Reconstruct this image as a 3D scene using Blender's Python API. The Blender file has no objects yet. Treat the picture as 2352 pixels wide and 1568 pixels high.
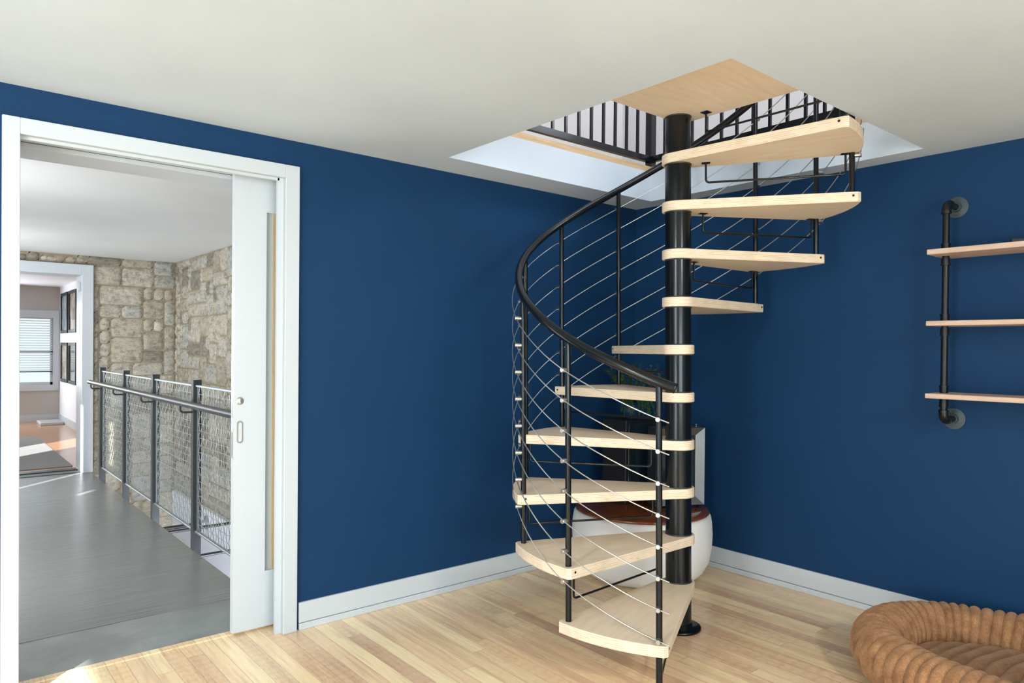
import bpy, math, random
from mathutils import Vector, Matrix
from math import sin, cos, pi, radians, atan2, hypot, sqrt
random.seed(7)
S = bpy.context.scene
COL = S.collection

# ------------------------------------------------------------------ camera
YAW, PITCH, ROLL = 0.875755943, -0.00868961, 0.00934247
FPX, CYPX, CAMX, CAMY, CAMZ = 1632.21576, 814.312947, -3.95613409, -3.36558401, 1.40
Fv = Vector((cos(YAW)*cos(PITCH), sin(YAW)*cos(PITCH), sin(PITCH)))
R0 = Vector((sin(YAW), -cos(YAW), 0)); U0 = R0.cross(Fv)
Rv = R0*cos(ROLL)+U0*sin(ROLL); Uv = -R0*sin(ROLL)+U0*cos(ROLL)
cam_d = bpy.data.cameras.new('camera'); cam = bpy.data.objects.new('camera', cam_d); COL.objects.link(cam)
M = Matrix((Rv, Uv, -Fv)).transposed().to_4x4(); M.translation = Vector((CAMX, CAMY, CAMZ)); cam.matrix_world = M
cam_d.sensor_width = 36; cam_d.lens = FPX/2352*36; cam_d.shift_y = (CYPX-784)/2352; cam_d.clip_start = 0.05
S.camera = cam

# ------------------------------------------------------------------ world, sun, daylight, fill lamps, exposure
W = bpy.data.worlds.new('sky'); S.world = W; W.use_nodes = True
bg = W.node_tree.nodes['Background']; bg.inputs[0].default_value = (0.88, 0.94, 1.0, 1); bg.inputs[1].default_value = 1.9
S.view_settings.view_transform = 'Standard'; S.view_settings.look = 'None'
S.view_settings.exposure = -0.58; S.view_settings.gamma = 1.0
SUN_S = 0.727
def sun():
    l = bpy.data.lights.new('sun', 'SUN'); l.energy = 26; l.angle = 0.0093; l.color = (1, 0.98, 0.95)
    o = bpy.data.objects.new('sun', l); COL.objects.link(o)
    d = Vector((1, 1, -SUN_S)); o.rotation_euler = d.to_track_quat('-Z', 'Y').to_euler(); o.location = (-12, -12, 9)
sun()
def area(name, loc, direction, sx, sy, power, color=(0.93, 0.97, 1)):
    l = bpy.data.lights.new(name, 'AREA'); l.shape = 'RECTANGLE'; l.size = sx; l.size_y = sy; l.energy = power; l.color = color
    o = bpy.data.objects.new(name, l); COL.objects.link(o); o.location = loc
    o.rotation_euler = Vector(direction).to_track_quat('-Z', 'Y').to_euler()
# each window gives skylight (downwards) and light bounced off the ground outside (upwards)
area('skylight_side_window', (-6.45, -2.6, 1.2), (1, 1.0, -0.7), 1.7, 3.1, 165, (.88, .95, 1))
area('ground_bounce_side_window', (-6.45, -2.6, 1.1), (1, 0.8, 1.1), 1.7, 3.1, 90, (.86, .94, 1))
area('skylight_rear_window', (-4.2, -6.45, 1.3), (0.0, 1, -1.1), 2.8, 1.7, 110, (.88, .95, 1))
area('ground_bounce_rear_window', (-4.2, -6.45, 1.2), (0.45, 1, 1.6), 2.8, 1.7, 170, (.86, .94, 1))
area('hall_fill', (-4.2, 1.7, 1.35), (1, 0.3, -0.05), 1.6, 1.6, 75)  # added lamp just inside the hall side wall, no window built there
area('hall_fill_far', (-4.2, 4.6, 1.5), (1, -0.1, 0.0), 1.2, 1.4, 68)  # second added lamp, brightens the far end of the hall
area('lower_level_fill', (-2.3, 1.0, -1.3), (0.25, 0.9, -0.2), 1.2, 1.4, 150)  # added lamp under the bridge to brighten the level below
area('upstairs_fill_top', (-0.9, -0.9, 5.15), (0, 0.3, -1), 1.7, 1.7, 60)  # added lamp under the closed upper ceiling, lights hatch and treads from above
area('upstairs_fill', (-3.0, -4.6, 4.6), (0.5, 0.9, 0.3), 2.5, 1.5, 160)  # added lamp in the windowless upper room, lifts its walls
area('upstairs_fill_east', (0.95, -2.6, 4.2), (-0.6, 0.9, 0.3), 1.0, 1.2, 110, (0.85, 0.9, 1))  # added cool lamp that brightens the upper walls from the right
area('daylight_far_room', (-3.6, 11.7, 1.4), (0.25, -1, -0.2), 1.2, 1.3, 120)
# two fill lamps added under ceiling discs outside the view, to lift the floor
area('fill_lamp_left', (-4.95, -2.3, 2.375), (0.25, 0.1, -1), .34, .34, 75, (1, .97, .93))
area('fill_lamp_right', (-2.3, -4.75, 2.375), (0.05, .3, -1), .34, .34, 105, (1, .97, .93))

# ------------------------------------------------------------------ materials
def mat(name, color=(.8, .8, .8), rough=.5, metal=0, spec=.5, sheen=0, coat=0):
    m = bpy.data.materials.new(name); m.use_nodes = True
    b = m.node_tree.nodes['Principled BSDF']
    b.inputs['Base Color'].default_value = (*color, 1); b.inputs['Roughness'].default_value = rough
    b.inputs['Metallic'].default_value = metal; b.inputs['Specular IOR Level'].default_value = spec
    if sheen: b.inputs['Sheen Weight'].default_value = sheen
    if coat: b.inputs['Coat Weight'].default_value = coat; b.inputs['Coat Roughness'].default_value = .08
    return m
class NT:
    def __init__(s, m): s.t = m.node_tree; s.b = s.t.nodes['Principled BSDF']
    def n(s, typ, **kw):
        o = s.t.nodes.new(typ)
        for k, v in kw.items():
            if k.startswith('i_'):
                key = k[2:]; key = int(key) if key.isdigit() else key.replace('_', ' ')
                o.inputs[key].default_value = v
            else: setattr(o, k, v)
        return o
    def l(s, a, b): s.t.links.new(a, b)
    def pos(s, scale=(1, 1, 1), obj=False):
        src = s.n('ShaderNodeTexCoord').outputs['Object'] if obj else s.n('ShaderNodeNewGeometry').outputs['Position']
        mp = s.n('ShaderNodeMapping'); mp.inputs['Scale'].default_value = scale; s.l(src, mp.inputs[0]); return mp.outputs[0]
    def noise(s, vec, scale=5, detail=4, rough=.5):
        o = s.n('ShaderNodeTexNoise'); o.inputs['Scale'].default_value = scale; o.inputs['Detail'].default_value = detail
        o.inputs['Roughness'].default_value = rough; s.l(vec, o.inputs['Vector']); return o
    def ramp(s, fac, stops, interp='LINEAR'):
        o = s.n('ShaderNodeValToRGB'); o.color_ramp.interpolation = interp; e = o.color_ramp.elements
        while len(e) < len(stops): e.new(.5)
        for i, (p_, c) in enumerate(stops): e[i].position = p_; e[i].color = (*c, 1)
        s.l(fac, o.inputs[0]); return o.outputs[0]
    def mix(s, fac, a, b, blend='MIX'):
        o = s.n('ShaderNodeMix', data_type='RGBA', blend_type=blend)
        for key, v in ((0, fac), (6, a), (7, b)):
            if hasattr(v, 'links'): s.l(v, o.inputs[key])
            elif isinstance(v, (tuple, list)): o.inputs[key].default_value = (*v, 1)
            else: o.inputs[key].default_value = v
        return o.outputs[2]
    def math(s, op, a, b=None, c=None):
        o = s.n('ShaderNodeMath', operation=op)
        for i, v in enumerate((a, b, c)):
            if v is None: continue
            if hasattr(v, 'links'): s.l(v, o.inputs[i])
            else: o.inputs[i].default_value = v
        return o.outputs[0]
    def bump(s, h, strength=.2, dist=.01):
        o = s.n('ShaderNodeBump'); o.inputs['Strength'].default_value = strength; o.inputs['Distance'].default_value = dist
        s.l(h, o.inputs['Height']); s.l(o.outputs[0], s.b.inputs['Normal'])
def paint(name, c, rough=.5, var=.04, spec=.35):
    m = mat(name, c, rough, spec=spec); t = NT(m)
    nz = t.noise(t.pos(), 1.6, 3); lo = tuple(x*(1-var) for x in c); hi = tuple(min(1, x*(1+var)) for x in c)
    t.l(t.ramp(nz.outputs[0], [(.3, lo), (.7, hi)]), t.b.inputs['Base Color'])
    t.bump(t.noise(t.pos(), 260, 2).outputs[0], .06, .002); return m
m_blue = paint('navy_wall_paint', (.0055, .038, .106), .62, .05, .2)
m_ceil = paint('ceiling_paint', (.575, .645, .715), .7)
m_white = paint('white_trim_paint', (.56, .60, .635), .38, .015)
m_hallceil = paint('hall_ceiling_paint', (.66, .66, .65), .7)
m_up = paint('upstairs_wall_paint', (.70, .69, .68), .6)
m_upw = paint('upstairs_white_paint', (.78, .79, .84), .6)
m_beige = paint('beige_wall_paint', (.50, .48, .44), .6)
m_black = mat('black_powder_coat', (.004, .0055, .007), .2, 0, .38)
m_blackm = mat('black_pipe_iron', (.004, .005, .006), .38, 0, .4)
m_steel = mat('brushed_stainless_steel', (.55, .54, .52), .3, 1)
m_case = mat('satin_steel_frame', (.24, .25, .26), .42, 1)
m_cable = mat('stainless_cable', (.66, .64, .61), .3, 1)
m_grey_steel = mat('grey_mill_steel', (.07, .073, .078), .38, .7)
m_post = mat('dark_steel_post', (.055, .06, .065), .5, .2)
m_galv = mat('galvanised_steel', (.42, .46, .47), .42, .8)
m_flange = mat('grey_iron_flange', (.055, .075, .085), .5, .2)
m_darkbox = mat('charcoal_box', (.02, .035, .045), .5)
m_dark = mat('matte_black_cabinet', (.006, .007, .009), .55)
m_darkglass = mat('dark_glass', (.01, .02, .025), .06, 0, .6)

def m_glass_make(name, tint=(.9, .95, .95)):
    m = bpy.data.materials.new(name); m.use_nodes = True; t = m.node_tree; t.nodes.clear()
    o = t.nodes.new('ShaderNodeOutputMaterial'); a = t.nodes.new('ShaderNodeBsdfTransparent'); g = t.nodes.new('ShaderNodeBsdfGlossy')
    mx = t.nodes.new('ShaderNodeMixShader'); f = t.nodes.new('ShaderNodeFresnel'); f.inputs[0].default_value = 1.45
    a.inputs[0].default_value = (*tint, 1); g.inputs[1].default_value = .03
    ge = t.nodes.new('ShaderNodeNewGeometry'); k_ = t.nodes.new('ShaderNodeMath'); k_.operation = 'SUBTRACT'; k_.inputs[0].default_value = 1; t.links.new(ge.outputs['Backfacing'], k_.inputs[1])
    k2 = t.nodes.new('ShaderNodeMath'); k2.operation = 'MULTIPLY'; t.links.new(f.outputs[0], k2.inputs[0]); t.links.new(k_.outputs[0], k2.inputs[1]); t.links.new(k2.outputs[0], mx.inputs[0])
    t.links.new(a.outputs[0], mx.inputs[1]); t.links.new(g.outputs[0], mx.inputs[2]); t.links.new(mx.outputs[0], o.inputs[0])
    return m
m_glass = m_glass_make('clear_glass')
m_frost = mat('frosted_glass', (.46, .50, .50), .35)

def wood_floor():
    m = mat('pine_floor_boards', rough=.28, spec=.4, coat=.15); t = NT(m)
    PW, PL = .074, 2.1
    g = t.n('ShaderNodeNewGeometry').outputs['Position']; sep = t.n('ShaderNodeSeparateXYZ'); t.l(g, sep.inputs[0])
    u = t.math('DIVIDE', sep.outputs[0], PW); iu = t.math('FLOOR', u); fu = t.math('FRACT', u)
    wn = t.n('ShaderNodeTexWhiteNoise', noise_dimensions='1D'); t.l(iu, wn.inputs['W'])
    v = t.math('ADD', t.math('DIVIDE', sep.outputs[1], PL), t.math('MULTIPLY', wn.outputs[0], 7.3)); iv = t.math('FLOOR', v); fv = t.math('FRACT', v)
    cb = t.n('ShaderNodeCombineXYZ'); t.l(iu, cb.inputs[0]); t.l(iv, cb.inputs[1])
    w2 = t.n('ShaderNodeTexWhiteNoise', noise_dimensions='2D'); t.l(cb.outputs[0], w2.inputs['Vector'])
    base = t.ramp(w2.outputs[0], [(0, (.66, .45, .28)), (.15, (.95, .74, .44)), (.42, (.88, .64, .40)), (.6, (.99, .80, .49)), (.8, (.72, .50, .33)), (1, (.94, .69, .40))])
    # grain: stretched noise, offset per plank
    cb2 = t.n('ShaderNodeCombineXYZ'); t.l(t.math('ADD', t.math('MULTIPLY', sep.outputs[0], 1.0), t.math('MULTIPLY', w2.outputs[0], 9.0)), cb2.inputs[0])
    t.l(t.math('MULTIPLY', sep.outputs[1], .045), cb2.inputs[1]); t.l(t.math('MULTIPLY', w2.outputs[0], 31.0), cb2.inputs[2])
    gr = t.noise(cb2.outputs[0], 62, 5, .55)
    streak = t.ramp(gr.outputs[0], [(.30, (.72, .62, .60)), (.5, (1, 1, 1)), (.7, (1.06, 1.04, 1.0))])
    big = t.noise(cb2.outputs[0], 14, 3, .5)
    streak2 = t.ramp(big.outputs[0], [(.33, (.82, .74, .72)), (.48, (1, 1, 1))])
    c = t.mix(.75, base, streak, 'MULTIPLY'); c = t.mix(.7, c, streak2, 'MULTIPLY')
    # cathedral rings
    wv = t.n('ShaderNodeTexWave', wave_type='RINGS'); wv.inputs['Scale'].default_value = 22; wv.inputs['Distortion'].default_value = 5; wv.inputs['Detail'].default_value = 2
    cb3 = t.n('ShaderNodeCombineXYZ'); t.l(t.math('SUBTRACT', t.math('MULTIPLY', fu, PW*3.2), .11), cb3.inputs[0]); t.l(t.math('MULTIPLY', t.math('SUBTRACT', fv, w2.outputs[0]), .55), cb3.inputs[1])
    t.l(cb3.outputs[0], wv.inputs['Vector'])
    sel = t.math('GREATER_THAN', w2.outputs[0], .62)
    ring = t.ramp(wv.outputs[0], [(0, (.84, .74, .62)), (.5, (1, 1, 1))])
    c = t.mix(t.math('MULTIPLY', sel, .45), c, ring, 'MULTIPLY')
    # seams
    e1 = t.math('LESS_THAN', t.math('MINIMUM', fu, t.math('SUBTRACT', 1, fu)), .013)
    e2 = t.math('LESS_THAN', t.math('MINIMUM', fv, t.math('SUBTRACT', 1, fv)), .0006)
    seam = t.math('MAXIMUM', e1, e2)
    c = t.mix(t.math('MULTIPLY', seam, .6), c, (.2, .12, .07)); t.l(c, t.b.inputs['Base Color'])
    t.l(t.ramp(gr.outputs[0], [(.3, (.34, .34, .34)), (.7, (.24, .24, .24))]), t.b.inputs['Roughness'])
    t.bump(t.math('SUBTRACT', gr.outputs[0], t.math('MULTIPLY', seam, 1.5)), .12, .002)
    return m
m_floor = wood_floor()

def ply():
    m = mat('birch_plywood', rough=.42, spec=.35); t = NT(m)
    sep = t.n('ShaderNodeSeparateXYZ'); t.l(t.n('ShaderNodeTexCoord').outputs['Object'], sep.inputs[0])
    n1 = t.noise(t.pos((1.2, 7, 1), True), 4.5, 6, .55)
    c = t.ramp(n1.outputs[0], [(.25, (.76, .61, .45)), (.5, (.83, .69, .52)), (.75, (.87, .75, .58))])
    n2 = t.noise(t.pos((1, 1, 1), True), 3, 3); c = t.mix(.25, c, t.ramp(n2.outputs[0], [(.35, (.92, .86, .82)), (.65, (1, 1, 1))]), 'MULTIPLY')
    # plywood edge laminations (vary with local height only, so they stay on the edges)
    z = t.math('MULTIPLY', sep.outputs[2], 1/.0085); fz = t.math('FRACT', z)
    line = t.math('LESS_THAN', fz, .2)
    nn = t.noise(t.pos((9, 9, 60), True), 1.3, 2); dash = t.math('GREATER_THAN', nn.outputs[0], .5)
    ge = t.n('ShaderNodeNewGeometry'); sn = t.n('ShaderNodeSeparateXYZ'); t.l(ge.outputs['Normal'], sn.inputs[0])
    side = t.math('LESS_THAN', t.math('ABSOLUTE', sn.outputs[2]), .5)
    f = t.math('MULTIPLY', t.math('MULTIPLY', line, t.math('ADD', t.math('MULTIPLY', dash, .5), .12)), side)
    c = t.mix(f, c, (.40, .26, .13)); t.l(c, t.b.inputs['Base Color']); t.bump(n1.outputs[0], .05, .002)
    return m
m_ply = ply()

def wood(name, c1, c2, axis=(1, 12, 12), rough=.4, scale=4, coat=0):
    m = mat(name, rough=rough, coat=coat); t = NT(m); n1 = t.noise(t.pos(axis, True), scale, 6, .6)
    t.l(t.ramp(n1.outputs[0], [(.3, c1), (.7, c2)]), t.b.inputs['Base Color']); t.bump(n1.outputs[0], .08, .002); return m
m_shelf = wood('pale_oak_shelf', (.50, .34, .26), (.66, .49, .37), (10, 1.2, 10), .5)
m_lumber = wood('framing_lumber', (.52, .37, .21), (.62, .46, .28), (12, 12, 1), .6)
m_tabletop = wood('cherry_table_top', (.16, .038, .010), (.27, .075, .018), (1, 8, 8), .16, 3, .5)
m_fedge = wood('floor_edge_wood', (.50, .33, .17), (.66, .48, .28), (1.5, 12, 20), .5)

def bridge_mat():
    m = mat('striated_grey_flooring', rough=.3, spec=.5); t = NT(m)
    n1 = t.noise(t.pos((.35, 26, 1)), 5, 5, .65); n2 = t.noise(t.pos((.25, 90, 1)), 6, 3, .6)
    c = t.ramp(n1.outputs[0], [(.28, (.155, .160, .150)), (.5, (.235, .245, .235)), (.75, (.30, .31, .295))])
    c = t.mix(.85, c, t.ramp(n2.outputs[0], [(.38, (.62, .62, .64)), (.58, (1.15, 1.16, 1.14))]), 'MULTIPLY')
    t.l(c, t.b.inputs['Base Color']); t.l(t.ramp(n2.outputs[0], [(.3, (.30,)*3), (.7, (.2,)*3)]), t.b.inputs['Roughness']); t.bump(n2.outputs[0], .12, .002); return m
m_bridge = bridge_mat()
def concrete():
    m = mat('grey_concrete', rough=.4); t = NT(m); n1 = t.noise(t.pos((1, 1, 1)), 4, 7, .6)
    t.l(t.ramp(n1.outputs[0], [(.3, (.20, .215, .205)), (.55, (.265, .28, .27)), (.8, (.34, .355, .34))]), t.b.inputs['Base Color'])
    t.bump(n1.outputs[0], .1, .004); return m
m_conc = concrete()
def stone():
    m = mat('rough_fieldstone', rough=.85, spec=.2); t = NT(m)
    at = t.n('ShaderNodeAttribute', attribute_name='tone')
    n1 = t.noise(t.pos((1, 1, 1.6)), 16, 9, .72); n2 = t.noise(t.pos((1, 1, 1)), 55, 5, .7)
    st = t.ramp(at.outputs['Fac'], [(0, (.26, .24, .20)), (.3, (.50, .45, .36)), (.6, (.62, .56, .46)), (.8, (.52, .51, .47)), (1, (.70, .64, .52))])
    c = t.mix(.85, st, t.ramp(n1.outputs[0], [(.33, (.38, .37, .36)), (.52, (.95, .93, .9)), (.7, (1.2, 1.18, 1.15))]), 'MULTIPLY')
    c = t.mix(.4, c, t.ramp(n2.outputs[0], [(.35, (.5, .5, .5)), (.6, (1.1, 1.1, 1.1))]), 'MULTIPLY')
    t.l(c, t.b.inputs['Base Color']); t.bump(t.math('ADD', n1.outputs[0], t.math('MULTIPLY', n2.outputs[0], .4)), .8, .02); return m
m_stone = stone()
def mortar():
    m = mat('buff_mortar', rough=.9, spec=.1); t = NT(m); n1 = t.noise(t.pos(), 30, 6, .7)
    t.l(t.ramp(n1.outputs[0], [(.3, (.24, .20, .13)), (.7, (.40, .34, .24))]), t.b.inputs['Base Color']); t.bump(n1.outputs[0], .5, .01); return m
m_mortar = mortar()
def fur(name, dk, lt):
    m = mat(name, rough=.95, spec=.08, sheen=.35); t = NT(m); t.b.inputs['Sheen Tint'].default_value = (1, .72, .5, 1)
    n1 = t.noise(t.pos((1, 1, 1)), 15, 7, .7); n2 = t.noise(t.pos((1, 1, .5)), 210, 3, .7)
    c = t.ramp(n1.outputs[0], [(.3, dk), (.65, lt)]); c = t.mix(.5, c, t.ramp(n2.outputs[0], [(.35, (.45, .42, .40)), (.65, (1.2, 1.2, 1.2))]), 'MULTIPLY')
    t.l(c, t.b.inputs['Base Color']); t.bump(t.math('ADD', n2.outputs[0], n1.outputs[0]), .55, .006); return m
m_fur = fur('caramel_faux_fur', (.22, .098, .042), (.47, .245, .12)); m_fur2 = fur('brown_faux_fur', (.15, .068, .031), (.29, .15, .078))
def fabric(name, c):
    m = mat(name, c, .85, spec=.2); t = NT(m); n1 = t.noise(t.pos((1, 1, 1)), 300, 3)
    n0 = t.noise(t.pos(), 6, 3); t.l(t.ramp(n0.outputs[0], [(.3, tuple(x*.93 for x in c)), (.7, c)]), t.b.inputs['Base Color']); t.bump(n1.outputs[0], .2, .002); return m
m_ottoman = fabric('white_woven_drum', (.92, .90, .87)); m_rug = fabric('grey_rug_pile', (.27, .27, .265))
def far_floor():
    m = mat('honey_oak_floor', rough=.22, coat=.3); t = NT(m); n1 = t.noise(t.pos((1, 14, 1)), 4, 5)
    t.l(t.ramp(n1.outputs[0], [(.3, (.36, .17, .075)), (.7, (.50, .26, .13))]), t.b.inputs['Base Color']); return m
m_farfloor = far_floor()
m_leaf = mat('leaf_green', (.05, .15, .012), .5); m_leafb = mat('grey_green_leaf', (.06, .12, .035), .55); m_pot = mat('blue_glazed_pot', (.01, .04, .12), .2)
m_blind = mat('white_blind_slat', (.82, .83, .85), .5)
m_blind.node_tree.nodes['Principled BSDF'].inputs['Subsurface Weight'].default_value = 0.3
def art(name, a, b):
    m = mat(name, rough=.12, spec=.6); t = NT(m); n1 = t.noise(t.pos((1, 1, 1)), 3.5, 4)
    t.l(t.ramp(n1.outputs[0], [(.35, a), (.65, b)]), t.b.inputs['Base Color']); return m
m_art = [art('seascape_print', (.10, .16, .20), (.35, .42, .45)), art('landscape_print', (.22, .17, .12), (.50, .46, .42)), art('dark_print', (.05, .04, .03), (.2, .18, .15))]

# ------------------------------------------------------------------ mesh building
class MB:
    def __init__(s): s.v = []; s.f = []; s.sm = []; s.tone = []
    def add(s, vs, fs, smooth=False, tone=0):
        o = len(s.v); s.v += [tuple(v) for v in vs]; s.f += [tuple(i+o for i in f) for f in fs]; s.sm += [smooth]*len(fs); s.tone += [tone]*len(fs); return s
    def box(s, a, b, bev=0):
        x0, x1 = sorted((a[0], b[0])); y0, y1 = sorted((a[1], b[1])); z0, z1 = sorted((a[2], b[2]))
        if bev <= 0:
            return s.add([(x0, y0, z0), (x1, y0, z0), (x1, y1, z0), (x0, y1, z0), (x0, y0, z1), (x1, y0, z1), (x1, y1, z1), (x0, y1, z1)],
                         [(0, 3, 2, 1), (4, 5, 6, 7), (0, 1, 5, 4), (1, 2, 6, 5), (2, 3, 7, 6), (3, 0, 4, 7)])
        b_ = bev; vs = []; idx = {}
        for i, (x, sx) in enumerate(((x0, 1), (x1, -1))):
            for j, (y, sy) in enumerate(((y0, 1), (y1, -1))):
                for k, (z, sz) in enumerate(((z0, 1), (z1, -1))):
                    idx[i, j, k, 0] = len(vs); vs.append((x, y+sy*b_, z+sz*b_))
                    idx[i, j, k, 1] = len(vs); vs.append((x+sx*b_, y, z+sz*b_))
                    idx[i, j, k, 2] = len(vs); vs.append((x+sx*b_, y+sy*b_, z))
        fs = []
        for i in (0, 1):
            fs.append([idx[i, 0, 0, 0], idx[i, 1, 0, 0], idx[i, 1, 1, 0], idx[i, 0, 1, 0]])
            fs.append([idx[0, i, 0, 1], idx[1, i, 0, 1], idx[1, i, 1, 1], idx[0, i, 1, 1]])
            fs.append([idx[0, 0, i, 2], idx[1, 0, i, 2], idx[1, 1, i, 2], idx[0, 1, i, 2]])
            for j in (0, 1):
                fs.append([idx[i, j, 0, 0], idx[i, j, 1, 0], idx[i, j, 1, 1], idx[i, j, 0, 1]])
                fs.append([idx[i, 0, j, 0], idx[i, 1, j, 0], idx[i, 1, j, 2], idx[i, 0, j, 2]])
                fs.append([idx[0, i, j, 1], idx[1, i, j, 1], idx[1, i, j, 2], idx[0, i, j, 2]])
                for k in (0, 1): fs.append([idx[i, j, k, 0], idx[i, j, k, 1], idx[i, j, k, 2]])
        c = Vector(((x0+x1)/2, (y0+y1)/2, (z0+z1)/2)); out = []
        for f in fs:
            p = [Vector(vs[q]) for q in f]; n = (p[1]-p[0]).cross(p[2]-p[0]); m_ = sum(p, Vector())/len(p)
            out.append(f if n.dot(m_-c) > 0 else f[::-1])
        return s.add(vs, out)
    def tube(s, pts, r, n=10, cap=True, closed=False):
        pts = [Vector(p) for p in pts]; N = len(pts); rr = r if isinstance(r, (list, tuple)) else [r]*N
        tans = []
        for i in range(N):
            if closed: t = pts[(i+1) % N]-pts[i-1]
            else: t = pts[min(i+1, N-1)]-pts[max(i-1, 0)]
            tans.append(t.normalized())
        up = Vector((0, 0, 1)) if abs(tans[0].z) < .9 else Vector((1, 0, 0)); u = (up-tans[0]*up.dot(tans[0])).normalized(); vs = []
        for i in range(N):
            u = (u-tans[i]*u.dot(tans[i])).normalized(); w = tans[i].cross(u)
            vs += [pts[i]+(u*cos(2*pi*j/n)+w*sin(2*pi*j/n))*rr[i] for j in range(n)]
        fs = []
        for i in range(N if closed else N-1):
            a = i*n; b = ((i+1) % N)*n
            fs += [(a+j, a+(j+1) % n, b+(j+1) % n, b+j) for j in range(n)]
        s.add(vs, fs, True)
        if cap and not closed:
            s.add(vs[:n], [tuple(range(n))[::-1]]); s.add(vs[-n:], [tuple(range(n))])
        return s
    def prism(s, poly, z0, z1):
        n = len(poly); a = sum(poly[i][0]*poly[(i+1) % n][1]-poly[(i+1) % n][0]*poly[i][1] for i in range(n))
        if a < 0: poly = poly[::-1]
        vs = [(x, y, z0) for x, y in poly]+[(x, y, z1) for x, y in poly]
        return s.add(vs, [tuple(range(n))[::-1], tuple(range(n, 2*n))]+[(i, (i+1) % n, n+(i+1) % n, n+i) for i in range(n)])
    def lathe(s, prof, c=(0, 0, 0), n=48, smooth=True, axis='z'):
        vs = []
        for r, z in prof:
            for j in range(n):
                a = 2*pi*j/n; p = (r*cos(a), r*sin(a), z)
                if axis == 'x': p = (p[2], p[0], p[1])
                if axis == 'y': p = (p[1], p[2], p[0])
                vs.append((c[0]+p[0], c[1]+p[1], c[2]+p[2]))
        fs = []
        for i in range(len(prof)-1):
            fs += [(i*n+j, i*n+(j+1) % n, (i+1)*n+(j+1) % n, (i+1)*n+j) for j in range(n)]
        s.add(vs, fs, smooth); m = len(prof)-1
        if prof[0][0] > 1e-5: s.add(vs[:n], [tuple(range(n))[::-1]])
        if prof[-1][0] > 1e-5: s.add(vs[m*n:], [tuple(range(n))])
        return s
    def build(s, name, material, parent=None, loc=None, rot=None, sharp=True):
        me = bpy.data.meshes.new(name); me.from_pydata(s.v, [], s.f)
        me.polygons.foreach_set('use_smooth', s.sm)
        if any(s.tone):
            at = me.attributes.new('tone', 'FLOAT', 'FACE'); at.data.foreach_set('value', s.tone)
        me.update(); me.materials.append(material)
        o = bpy.data.objects.new(name, me); COL.objects.link(o)
        if parent: o.parent = parent
        if loc: o.location = loc
        if rot: o.rotation_euler = rot
        return o
def tag(o, label=None, cat=None, group=None, kind=None):
    if label: o['label'] = label
    if cat: o['category'] = cat
    if group: o['group'] = group
    if kind: o['kind'] = kind
    return o
def struct(name, mb, m, label=None):
    o = mb.build(name, m); o['kind'] = 'structure'
    if label: o['label'] = label
    return o
def empty(name, loc, rot=(0, 0, 0)):
    o = bpy.data.objects.new(name, None); COL.objects.link(o); o.location = loc; o.rotation_euler = rot; o.empty_display_size = .1; return o

# ------------------------------------------------------------------ room shell
H = 2.4045; SL = 2.60; UF = 2.637
HX0, HY0, HX1, HY1 = -.1537, -.2599, -1.8153, -1.959     # ceiling hatch
WT = .42                                                  # thickness of the wall with the pocket door
DX0, DX1, DH = -3.657, -2.598, 2.215
struct('floor', MB().box((-6.2, -6.2, -.12), (0, .13, 0)).box((-3.72, .13, -.12), (-2.4, .131, 0)), m_floor)
struct('trim_1', MB().box((DX0-.02, .131, -.12), (DX1+.02, .178, .004), .002), m_floor, 'wooden nosing board across the doorway')
struct('floor_threshold', MB().box((-4.3, .179, -.3), (-2.52, .645, -.002)), m_conc, 'plain grey concrete strip between the timber floor and the bridge')
struct('ceiling', MB().box((-6.2, -6.2, H), (HX1, 0, SL)).box((HX0, -6.2, H), (0, 0, SL)).box((HX1, -6.2, H), (HX0, HY1, SL)).box((HX1, HY0, H), (HX0, 0, SL)), m_ceil, 'white ceiling with a square opening for the staircase')
uf = MB().box((-6.2, -6.2, SL), (HX1, 1.3, UF)).box((HX0, -6.2, SL), (1.3, 1.3, UF)).box((HX1, -6.2, SL), (HX0, HY1, UF)).box((HX1, HY0, SL), (HX0, 1.3, UF))
struct('floor_upper', uf, m_fedge, 'upstairs timber floor, its raw edge seen in the opening')
# left wall (with the doorway and the pocket for the sliding door)
wl = MB().box((-6.2, 0, 0), (DX0-.015, WT, H)).box((DX0-.015, 0, DH+.02), (DX1+.02, .075, H)).box((DX0-.015, .20, DH+.02), (DX1+.02, WT, H))
wl.box((DX0-.015, .075, DH+.10), (DX1+.02, .20, H))
wl.box((DX1+.02, 0, 0), (0, .075, H)).box((DX1+.02, .20, 0), (-1.66, WT, H)).box((-1.66, .075, 0), (0, WT, H)).box((DX1+.02, .075, DH+.10), (-1.66, .20, H))
struct('wall_left', wl, m_blue, 'deep blue painted wall with the doorway')
struct('wall_right', MB().box((0, -6.2, 0), (.2, WT, H)), m_blue, 'deep blue painted wall with the pipe shelf')
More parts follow.
